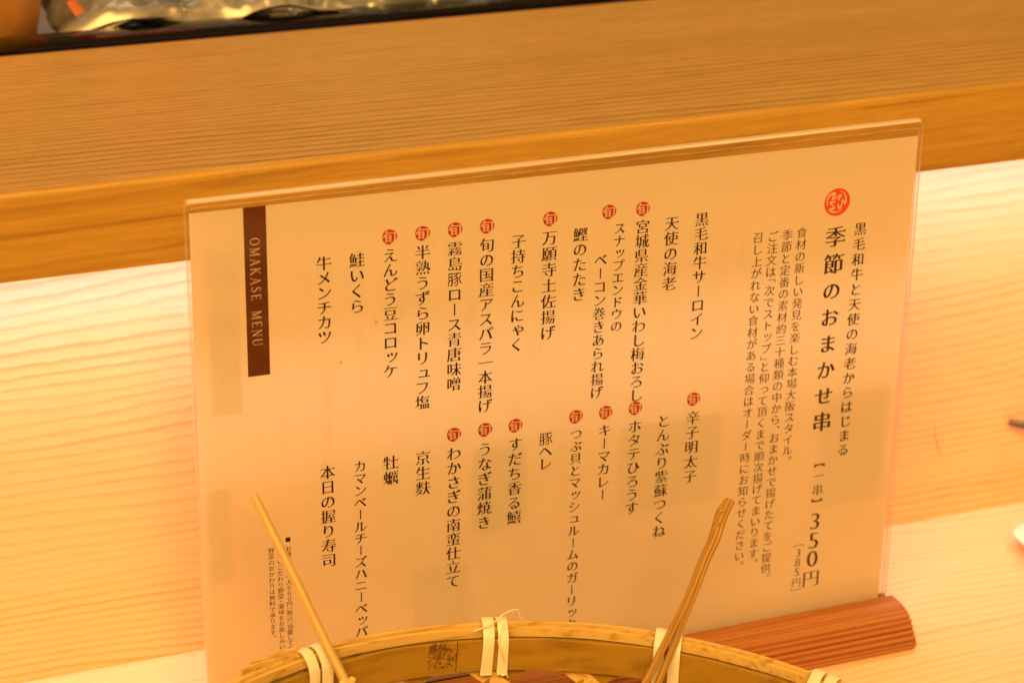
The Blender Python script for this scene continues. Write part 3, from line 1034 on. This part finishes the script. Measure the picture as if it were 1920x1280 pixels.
for t, u, v0, v1, em in ghost:
    loops.append(column(t, u, v0, v1, em, 0.004, 0.0, mirror=True))
bl = lambda a, b, c, d: [(a, -b), (c, -b), (c, -d), (a, -d)]
REV = loops


def ghost_mat():
    w = NT('reverse_tint')
    d = w.n('BsdfDiffuse'); d.inputs[0].default_value = (0.28, 0.20, 0.14, 1)
    t = w.n('BsdfTransparent'); t.inputs[0].default_value = (0.80, 0.78, 0.74, 1)
    x = w.n('MixShader'); x.inputs[0].default_value = 0.72
    w.l(d.outputs[0], x.inputs[1]); w.l(t.outputs[0], x.inputs[2]); w.l(x.outputs[0], w.out.inputs[0])
    return w.m


M['tint'] = ghost_mat()
g1 = [bl(5.8, 15, 17.7, 80.6)]
print_mesh('reverse_heading', column("単品", 11.8, 36, 66, 10.5, 0, 0.02, mirror=True), M['tint'], BACK + 0.0001, paper)
o = print_mesh('reverse_lettering', join(REV), M['tint'], 0.00035, paper)
tag(o, kind='stuff')
flat_print('reverse_band', g1, M['tint'], BACK, paper)
for q in [(2.3, 111.0, 12.0, 151.4), (172.7, 109.8, 219.0, 149.7), (109.7, 110.1, 133.0, 147.6), (264.7, 109.0, 297.1, 161.1), (85, 160, 110, 196)]:
    flat_print('reverse_picture', [bl(*q)], M['tint'], BACK, paper)
flat_print('reverse_rule', [bl(2, 106.6, 298, 106.95), bl(43, 20, 43.3, 100), bl(137, 20, 137.3, 100)], M['tint'], BACK, paper)

# ------------------------------------------------------------------ bamboo basket
RC = Vector((0.0727, -0.2071, 0.0735))
RR = 0.155
ex = Vector((1, 0, math.tan(-0.0710))).normalized()
ey = Vector((0, 1, math.tan(-0.0127))); ey = (ey - ex * ex.dot(ey)).normalized()
en = ex.cross(ey)
basket = empty('bamboo_basket', (RC.x, RC.y, 0.0), 'round open weave bamboo basket with white bound rim in front of the menu', 'basket')
BO = Vector((RC.x, RC.y, 0))


def rimp(a, dr=0.0, dz=0.0):
    """point on the rim circle, angle a from +x, in basket space"""
    return RC - BO + (ex * math.cos(a) + ey * math.sin(a)) * (RR + dr) + en * dz


def strip_ring(name, a0, a1, r0, r1, z0, z1, mat, n=240, wob=0.0, seed=0.0, lip=0.0, zw=0.0):
    """rectangular section ring between radii r0..r1 (offsets) and heights z0..z1 (offsets)"""
    vs, fs = [], []
    for i in range(n + 1):
        a = a0 + (a1 - a0) * i / n
        w1 = wob * noise.noise((math.cos(a) * 4, math.sin(a) * 4, seed))
        w2 = zw * noise.noise((math.cos(a) * 5, math.sin(a) * 5, seed + 5))
        sec = [(r0, z0), (r0, z1 - lip), (r0 + (r1 - r0) * 0.3, z1), (r1 - (r1 - r0) * 0.3, z1), (r1, z1 - lip), (r1, z0)]
        for r_, z_ in sec:
            top = z_ > (z0 + z1) / 2
            vs.append(rimp(a, r_ + w1, z_ + w2 * (1.0 if top else 0.5)))
    k = 6
    for i in range(n):
        for j in range(k):
            l = (j + 1) % k
            fs.append((i * k + j, i * k + l, (i + 1) * k + l, (i + 1) * k + j))
    if abs(a1 - a0) < 6.2:
        fs.append(tuple(range(k))); fs.append(tuple(n * k + j for j in reversed(range(k))))
    me = mesh_of(name, vs, fs, True)
    me.set_sharp_from_angle(angle=R(50))
    return obj(name, me, mat, basket)


T2 = 2 * math.pi
# outer hoop, two thin filler strips on top of the weave, inner hoop
strip_ring('outer_hoop', 0, T2, -0.0012, 0.0002, -0.0150, 0.0000, M['bamboo_pale'], wob=0.0006, seed=1, lip=0.0002, zw=0.0006)
strip_ring('rim_strip', R(20), R(132), -0.0036, -0.0020, -0.0048, -0.0009, M['bamboo_pale'], wob=0.0005, seed=2, lip=0.0002, zw=0.0008)
strip_ring('rim_strip', R(134), R(378), -0.0036, -0.0020, -0.0048, -0.0009, M['bamboo_pale'], wob=0.0005, seed=3, lip=0.0002, zw=0.0008)
strip_ring('inner_hoop', R(86), R(378), -0.0070, -0.0054, -0.0176, -0.0044, M['bamboo'], wob=0.0007, seed=4, lip=0.0003, zw=0.0010, n=320)
strip_ring('inner_hoop', R(19), R(85.9), -0.0070, -0.0054, -0.0172, -0.0042, M['bamboo'], wob=0.0006, seed=6, lip=0.0003, zw=0.0010)
# frayed offcuts at the left where the hoop ends overlap
for k, (a0, a1, r0, z1) in enumerate([(108.5, 121, 0.0004, 0.0006), (111, 119.5, -0.0012, 0.0018), (112, 127, 0.0012, -0.0012), (109.0, 117, 0.0022, 0.0012), (113, 124, -0.0026, 0.0004), (109.5, 114, -0.0005, 0.0022)]):
    strip_ring('frayed_strip', R(a0), R(a1), r0, r0 + 0.0009, z1 - 0.0042, z1, M['bamboo_pale'], n=30, wob=0.0022, seed=20 + k, lip=0.0002, zw=0.0028)


def flat_wrap(name, a_c, wdt, lean, mat):
    """rush strip passing over the rim and down both hoops"""
    vs, fs = [], []
    path = [(-0.0080, -0.0185), (-0.0078, -0.0165), (-0.0080, -0.0100), (-0.0078, -0.0050), (-0.0064, -0.0018), (-0.0036, 0.0009), (-0.0014, 0.0014),
            (0.0006, 0.0009), (0.0014, -0.0010), (0.0012, -0.0080), (0.0012, -0.0170), (0.0000, -0.0195)]
    P = smooth_path([(0, p[0], p[1]) for p in path], 44)
    n = len(P)
    nw = 5
    for i, p in enumerate(P):
        f = i / (n - 1)
        tn = (P[min(i + 1, n - 1)] - P[max(i - 1, 0)]).normalized()
        out = Vector((0, -tn.z, tn.y)) * -1
        ac = a_c + lean * (f - 0.4)
        for s in (0, 1):
            for j in range(nw):
                w_ = (j / (nw - 1) - 0.5) * wdt * (1 + 0.05 * noise.noise((f * 6, a_c * 9, 0)))
                a = ac + w_ / RR
                crown = 0.0002 * (1 - (2 * j / (nw - 1) - 1) ** 2)
                th_ = (0.0004 + crown) if s else 0.0
                # outward = away from the hoop bundle
                cxy = Vector((0, -0.0028, -0.008))
                o_ = out if out.dot(p - cxy) > 0 else -out
                q = p + o_ * th_
                vs.append(rimp(a, q.y, q.z))
    st = 2 * nw
    for i in range(n - 1):
        b0, b1 = i * st, (i + 1) * st
        for j in range(nw - 1):
            fs.append((b0 + j, b0 + j + 1, b1 + j + 1, b1 + j))
            fs.append((b0 + nw + j, b1 + nw + j, b1 + nw + j + 1, b0 + nw + j + 1))
        fs.append((b0, b1, b1 + nw, b0 + nw))
        fs.append((b0 + nw - 1, b0 + 2 * nw - 1, b1 + 2 * nw - 1, b1 + nw - 1))
    me = mesh_of(name, vs, fs, True)
    me.set_sharp_from_angle(angle=R(60))
    return obj(name, me, mat, basket)


for a_c, w_, ln in [(109.2, 0.0046, 0.9), (106.9, 0.0050, 0.5), (81.3, 0.0046, -0.5), (79.2, 0.0042, 0.4), (54.0, 0.0047, 1.2), (56.2, 0.0044, 0.6), (32.8, 0.0046, 0.8), (30.6, 0.0046, 0.5),
                    (5, 0.0046, 0.4), (7, 0.0046, 0.5), (340, 0.0046, 0.4), (342, 0.0046, 0.2), (316, 0.0046, 0.4), (318.2, 0.0046, 0.2), (290, 0.0046, 0.4), (292, 0.0046, 0.2),
                    (264, 0.0046, 0.4), (266, 0.0046, 0.2), (238, 0.0046, 0.4), (240, 0.0046, 0.2), (212, 0.0046, 0.4), (214, 0.0046, 0.2), (186, 0.0046, 0.4), (188, 0.0046, 0.2), (160, 0.0046, 0.4), (162, 0.0046, 0.2), (134, 0.0046, 0.4), (136, 0.0046, 0.2)]:
    flat_wrap('rush_tie', R(a_c), w_, R(ln), M['tie'])

# woven wall and base: two families of slanting strips on a bowl surface, chords across the base
BR, BZ = 0.104, 0.0035


def bowl(a, s):
    top = rimp(a, -0.0034, -0.012)
    bot = Vector((BR * math.cos(a), BR * math.sin(a), BZ))
    g = s ** 1.7
    return Vector((top.x + (bot.x - top.x) * g, top.y + (bot.y - top.y) * g, top.z + (bot.z - top.z) * (1 - (1 - s) ** 1.15)))


def wall_strip(a0, sgn, off, wdt=0.0062):
    vs, fs = [], []
    n = 16
    da = sgn * R(34)
    for i in range(n + 1):
        s = i / n
        p0 = bowl(a0 + da * s, s)
        p1 = bowl(a0 + da * (s + 0.02), min(1, s + 0.02)) if s < 1 else bowl(a0 + da * (s - 0.02), s - 0.02)
        t = (p1 - p0).normalized() * (1 if s < 1 else -1)
        outw = Vector((p0.x, p0.y, 0)).normalized()
        side = t.cross(outw).normalized()
        nn = side.cross(t).normalized()
        over = off * 0.0007 * math.cos(s * math.pi * 4.2)
        for dx, dn in ((-0.5, 0), (0.5, 0), (0.5, 0.0006), (-0.5, 0.0006)):
            vs.append(p0 + side * dx * wdt + nn * (dn + over))
    for i in range(n):
        for j in range(4):
            l = (j + 1) % 4
            fs.append((i * 4 + j, i * 4 + l, (i + 1) * 4 + l, (i + 1) * 4 + j))
    fs.append((0, 1, 2, 3)); fs.append((n * 4 + 3, n * 4 + 2, n * 4 + 1, n * 4))
    me = mesh_of('wall_strip', vs, fs, True); me.set_sharp_from_angle(angle=R(50))
    obj('wall_strip', me, M['bamboo_pale'] if off > 0 else M['bamboo'], basket)


NW = 26
for k in range(NW):
    a = T2 * k / NW + R(86)
    wall_strip(a, -1, 1)
    wall_strip(a + R(1.5), 1, -1)
for s in (0.42, 0.72, 0.97):
    vs, fs = [], []
    n = 160
    for i in range(n):
        a = T2 * i / n
        c = bowl(a, s)
        rad = Vector((c.x, c.y, 0)).normalized()
        w_ = 0.0008 * math.cos(a * NW)
        for dr, dz in ((0.0, -0.003), (0.0007, -0.003), (0.0007, 0.003), (0.0, 0.003)):
            vs.append(c + rad * (dr + w_) + Vector((0, 0, dz)))
    for i in range(n):
        for j in range(4):
            l = (j + 1) % 4; ii = (i + 1) % n
            fs.append((i * 4 + j, i * 4 + l, ii * 4 + l, ii * 4 + j))
    obj('wall_hoop', mesh_of('wall_hoop', vs, fs, False), M['bamboo'], basket)
for fam in range(3):
    th_ = fam * math.pi / 3
    dx_, dy_ = math.cos(th_), math.sin(th_)
    for k in range(-4, 5):
        d = k * 0.021 + 0.005
        h = math.sqrt(max(BR * BR - d * d, 0)) - 0.001
        p = Vector((-dy_ * d, dx_ * d, 0))
        a, b = p - Vector((dx_, dy_, 0)) * h, p + Vector((dx_, dy_, 0)) * h
        z = 0.0012 + fam * 0.0009
        sd = Vector((-dy_, dx_, 0)) * 0.0031
        vs = [a - sd, a + sd, b + sd, b - sd]
        V = [(q.x, q.y, z) for q in vs] + [(q.x, q.y, z + 0.0006) for q in vs]
        obj('base_strip', mesh_of('base_strip', V, [(0, 1, 2, 3), (4, 5, 6, 7), (0, 1, 5, 4), (1, 2, 6, 5), (2, 3, 7, 6), (3, 0, 4, 7)]), M['bamboo'], basket)

# scorched maker's stamp on the inner hoop
vs, fs = [], []


def on_band(a_deg, z):
    return rimp(R(a_deg), -0.00720, z)


def band_poly(pts):
    b0 = len(vs)
    for a_, z_ in pts: vs.append(on_band(a_, z_))
    fs.append(tuple(range(b0, b0 + len(pts))))


def band_line(pts, w_):
    for (a1, z1), (a2, z2) in zip(pts, pts[1:]):
        x1, x2 = R(a1) * RR, R(a2) * RR
        dx, dz = x2 - x1, z2 - z1
        l = math.hypot(dx, dz) or 1e-6
        nx, nz = -dz / l * w_ / 2, dx / l * w_ / 2
        k = 1 / (R(1) * RR)
        band_poly([(a1 + nx * k, z1 + nz), (a2 + nx * k, z2 + nz), (a2 - nx * k, z2 - nz), (a1 - nx * k, z1 - nz)])


random.seed(11)
A0, A1 = 90.2, 85.3
band_line([(A0, -0.0050), (A0 + 0.05, -0.0085)], 0.0004)
band_line([(A0 + 0.02, -0.0105), (A0, -0.0150)], 0.0003)
band_poly([(A0 - 0.1, -0.0044), (A0 - 1.0, -0.0043), (A0 - 1.0, -0.0072), (A0 - 0.1, -0.0073)])
for k in range(44):
    f = random.random() ** 1.2
    a_ = A0 - 0.3 - f * 4.2
    z_ = -0.0048 - random.random() * (0.0104 - 0.005 * f) - f * 0.003 * random.random()
    pts = [(a_, z_)]
    ang = random.uniform(0, math.pi)
    for j in range(random.randint(2, 5)):
        ang += random.uniform(-0.9, 0.9)
        pts.append((pts[-1][0] - math.cos(ang) * 0.30, min(-0.0035, max(-0.0160, pts[-1][1] + math.sin(ang) * 0.0009))))
    band_line(pts, random.uniform(0.00010, 0.00030))
for k in range(26):          # smudged blots
    f = random.random()
    ca, cz_ = A0 - 0.6 - f * 3.0, -0.0050 - random.random() * 0.0095
    r1 = random.uniform(0.0003, 0.0008)
    band_poly([(ca + math.cos(t * 0.9) * r1 * random.uniform(0.5, 1.3) / (R(1) * RR), cz_ + math.sin(t * 0.9) * r1 * random.uniform(0.5, 1.2)) for t in range(7)])
band_line([(99.2, -0.0078), (98.6, -0.0072), (98.1, -0.0066)], 0.00022)
me = bpy.data.meshes.new('burnt_stamp'); me.from_pydata([tuple(v) for v in vs], [], fs)
obj('burnt_stamp', me, M['stamp'], basket)

# loose rush fibres at the middle tie
thr = [(0.0888, -0.0600, 0.0702), (0.0956, -0.0600, 0.0719), (0.101, -0.060, 0.0754), (0.1046, -0.06, 0.0763), (0.1068, -0.06, 0.0759), (0.1073, -0.06, 0.073), (0.1088, -0.06, 0.0711)]
P = smooth_path([Vector(p) - BO for p in thr], 40)
obj('loose_fibre', sweep('loose_fibre', P, [0.00032 - 0.0002 * i / 40 for i in range(41)], 6), M['tie'], basket)
thr = [(0.1010, -0.0600, 0.0712), (0.0990, -0.0630, 0.0700), (0.0972, -0.0640, 0.0668), (0.0985, -0.0645, 0.0619), (0.1000, -0.0640, 0.0566)]
P = smooth_path([Vector(p) - BO for p in thr], 30)
obj('loose_fibre', sweep('loose_fibre', P, [0.00022] * 31, 6), M['tie'], basket)
P = smooth_path([rimp(R(79.4), -0.0072, -0.0175), rimp(R(79.0), -0.0085, -0.0186), rimp(R(78.4), -0.0080, -0.0184), rimp(R(78.1), -0.0078, -0.0200)], 16)
obj('loose_fibre', sweep('loose_fibre', P, [0.00045 - 0.0002 * i / 16 for i in range(17)], 6), M['tie'], basket)

# ------------------------------------------------------------------ skewers
Lp = [(0.0137 + 0.0199 * t, -0.030 - 0.0435 * t, 0.1264 - 0.0574 * t) for t in (0, 0.33, 0.66, 1.0, 1.33, 1.66, 1.96)]
P = smooth_path(Lp, 90)
org = Vector(Lp[-1])
sk = empty('bamboo_skewer', org, 'straight pale round skewer with fried crumbs, leaning on the left of the basket rim', 'skewer')
rad = []
for i in range(91):
    f = i / 90
    r_ = 0.00155 + 0.00055 * min(1, f * 1.6)
    if i == 0: r_ *= 0.72
    if i == 1: r_ *= 0.93
    rad.append(r_)
obj('shaft', sweep('shaft', [p - org for p in P], rad, 16, fn=lambda i, a: 1 + 0.05 * noise.noise((math.cos(a) * 2, math.sin(a) * 2, i * 0.07)) - (0.12 if (math.sin(a - 0.6) > 0.55 and i > 25) else 0)), M['skewer'], sk)


def lump(name, c, r_, n_, seed, mat, parent):
    bm = bmesh.new()
    for k in range(n_):
        random.seed(seed + k)
        q = Vector([random.gauss(0, 0.55) for _ in range(3)])
        rr = r_ * random.uniform(0.28, 0.55)
        v0 = len(bm.verts)
        ret = bmesh.ops.create_icosphere(bm, subdivisions=2, radius=rr)
        for v in ret['verts']:
            v.co = v.co * (1 + 0.5 * noise.noise(v.co * 900 + q * 9)) + c + Vector((q.x, q.y, q.z)) * r_ * 0.8
    me = bpy.data.meshes.new(name); bm.to_mesh(me); bm.free()
    return obj(name, me, mat, parent)


lump('crumb_crust', Vector(P[46]) - org + Vector((0.0006, -0.0012, -0.0006)), 0.0024, 26, 40, M['crumb'], sk)
lump('crumb_crust', Vector(P[50]) - org + Vector((0.0002, -0.0010, 0)), 0.0026, 30, 90, M['crumb'], sk)

Ap = [(0.1955, -0.0556, 0.1053), (0.1909, -0.0588, 0.1014), (0.1876, -0.0620, 0.0980), (0.1845, -0.0650, 0.0941), (0.1787, -0.0694, 0.0885), (0.1717, -0.0754, 0.0813), (0.164, -0.0814, 0.0744), (0.1544, -0.0886, 0.0664), (0.1439, -0.0964, 0.058), (0.134, -0.1036, 0.0504), (0.110, -0.121, 0.033), (0.086, -0.138, 0.0150)]
Bp = [(0.1967, -0.0566, 0.1044), (0.1928, -0.0596, 0.1004), (0.1886, -0.0626, 0.0970), (0.1855, -0.0656, 0.0932), (0.1802, -0.0702, 0.0879), (0.1730, -0.0763, 0.0807), (0.1662, -0.0824, 0.0745), (0.1579, -0.0896, 0.0662), (0.1487, -0.0974, 0.0575), (0.140, -0.1046, 0.0497), (0.121, -0.121, 0.033), (0.102, -0.138, 0.0150)]
org = Vector(Ap[-1])
s2 = empty('bamboo_skewer', org, 'dark split bamboo pick with two legs and a notched head, right in the basket', 'skewer')


def leg(path, rads, mat, ridge, ph=0.0):
    P_ = smooth_path([Vector(p) - org for p in path], 120)
    rr = []
    for i in range(121):
        f = i / 120 * (len(rads) - 1)
        k = min(int(f), len(rads) - 2)
        rr.append(rads[k] + (rads[k + 1] - rads[k]) * (f - k))
    rr[0] *= 0.62
    rr[1] *= 0.92
    return obj('leg', sweep('leg', P_, rr, 18, 0.8, fn=lambda i, a: 1 + ridge * math.cos(2 * a + ph + i * 0.012) + 0.05 * noise.noise((math.cos(a), math.sin(a), i * 0.06))), mat, s2)


Bp = [tuple(Vector(a) + Vector((0.0013, -0.0006, -0.0006))) for a in Ap[:5]] + Bp[5:]
leg(Ap, [0.0015, 0.0020, 0.0016, 0.00165, 0.0016, 0.00145, 0.0014, 0.00145, 0.00155, 0.0016, 0.0016, 0.0016], M['skewer_dark'], 0.16)
leg(Bp, [0.00145, 0.0016, 0.0016, 0.00150, 0.00140, 0.00145, 0.00145, 0.00155, 0.0016, 0.0016, 0.0016, 0.0016], M['skewer_dark'], 0.16, 1.2)
# notch spur and split node on the head
e1 = Vector(Ap[1]) - org
obj('notch', sweep('notch', smooth_path([e1 + Vector((0.0002, -0.0004, 0.0016)), e1 + Vector((-0.0012, -0.0006, 0.0002)), e1 + Vector((-0.0026, -0.0008, -0.0013))], 8), [0.0012, 0.0012, 0.0011, 0.0010, 0.0009, 0.0008, 0.0007, 0.0006, 0.00025], 8), M['skewer_dark'], s2)
e1 = Vector(Ap[2]) - org
obj('notch', sweep('notch', smooth_path([e1 + Vector((0.0006, -0.0002, 0.0018)), e1 + Vector((-0.0010, -0.0004, -0.0004)), e1 + Vector((-0.0017, -0.0004, -0.0020)), e1 + Vector((-0.0016, -0.0002, -0.0052))], 10), [0.0010] * 7 + [0.0009, 0.0007, 0.0005, 0.0003], 8), M['skewer_dark'], s2)

# ------------------------------------------------------------------ things at the right edge
plate = empty('white_dish', (0.4468, -0.0110, 0.0), 'white square dish at the right end of the counter, by the wall', 'dish')
vs, fs = [], []


def rrect(hx, hy, r_, z, n=8):
    out = []
    for (sx, sy, a0) in ((1, 1, 0), (-1, 1, 90), (-1, -1, 180), (1, -1, 270)):
        for k in range(n + 1):
            a = R(a0 + 90 * k / n)
            out.append((sx * (hx - r_) + r_ * math.cos(a), sy * (hy - r_) + r_ * math.sin(a), z))
    return out


rings = [rrect(0.040, 0.040, 0.010, 0.0), rrect(0.052, 0.052, 0.012, 0.0035), rrect(0.0555, 0.0555, 0.013, 0.0085), rrect(0.0545, 0.0545, 0.012, 0.0092), rrect(0.050, 0.050, 0.011, 0.0080), rrect(0.036, 0.036, 0.010, 0.0060)]
n = len(rings[0])
for r_ in rings: vs += r_
for i in range(len(rings) - 1):
    for k in range(n):
        l = (k + 1) % n
        fs.append((i * n + k, i * n + l, (i + 1) * n + l, (i + 1) * n + k))
fs.append(tuple(range(n))); fs.append(tuple((len(rings) - 1) * n + k for k in reversed(range(n))))
me = mesh_of('dish_body', vs, fs, True); me.set_sharp_from_angle(angle=R(50))
obj('dish_body', me, M['white'], plate)
plate.rotation_euler = (0, 0, R(-4))
tip = Vector((0.4145, 0.0800, 0.0460))
end = Vector((0.620, -0.02, 0.0040))
st = [tip + (end - tip) * k / 20 for k in range(21)]
o = obj('lacquered_chopstick', sweep('lacquered_chopstick', st, [0.0016, 0.0021] + [0.0023 + 0.001 * k / 19 for k in range(19)], 10), M['dark'])
tag(o, 'dark lacquered chopstick tip leaning on the wall at the right edge', 'chopstick')
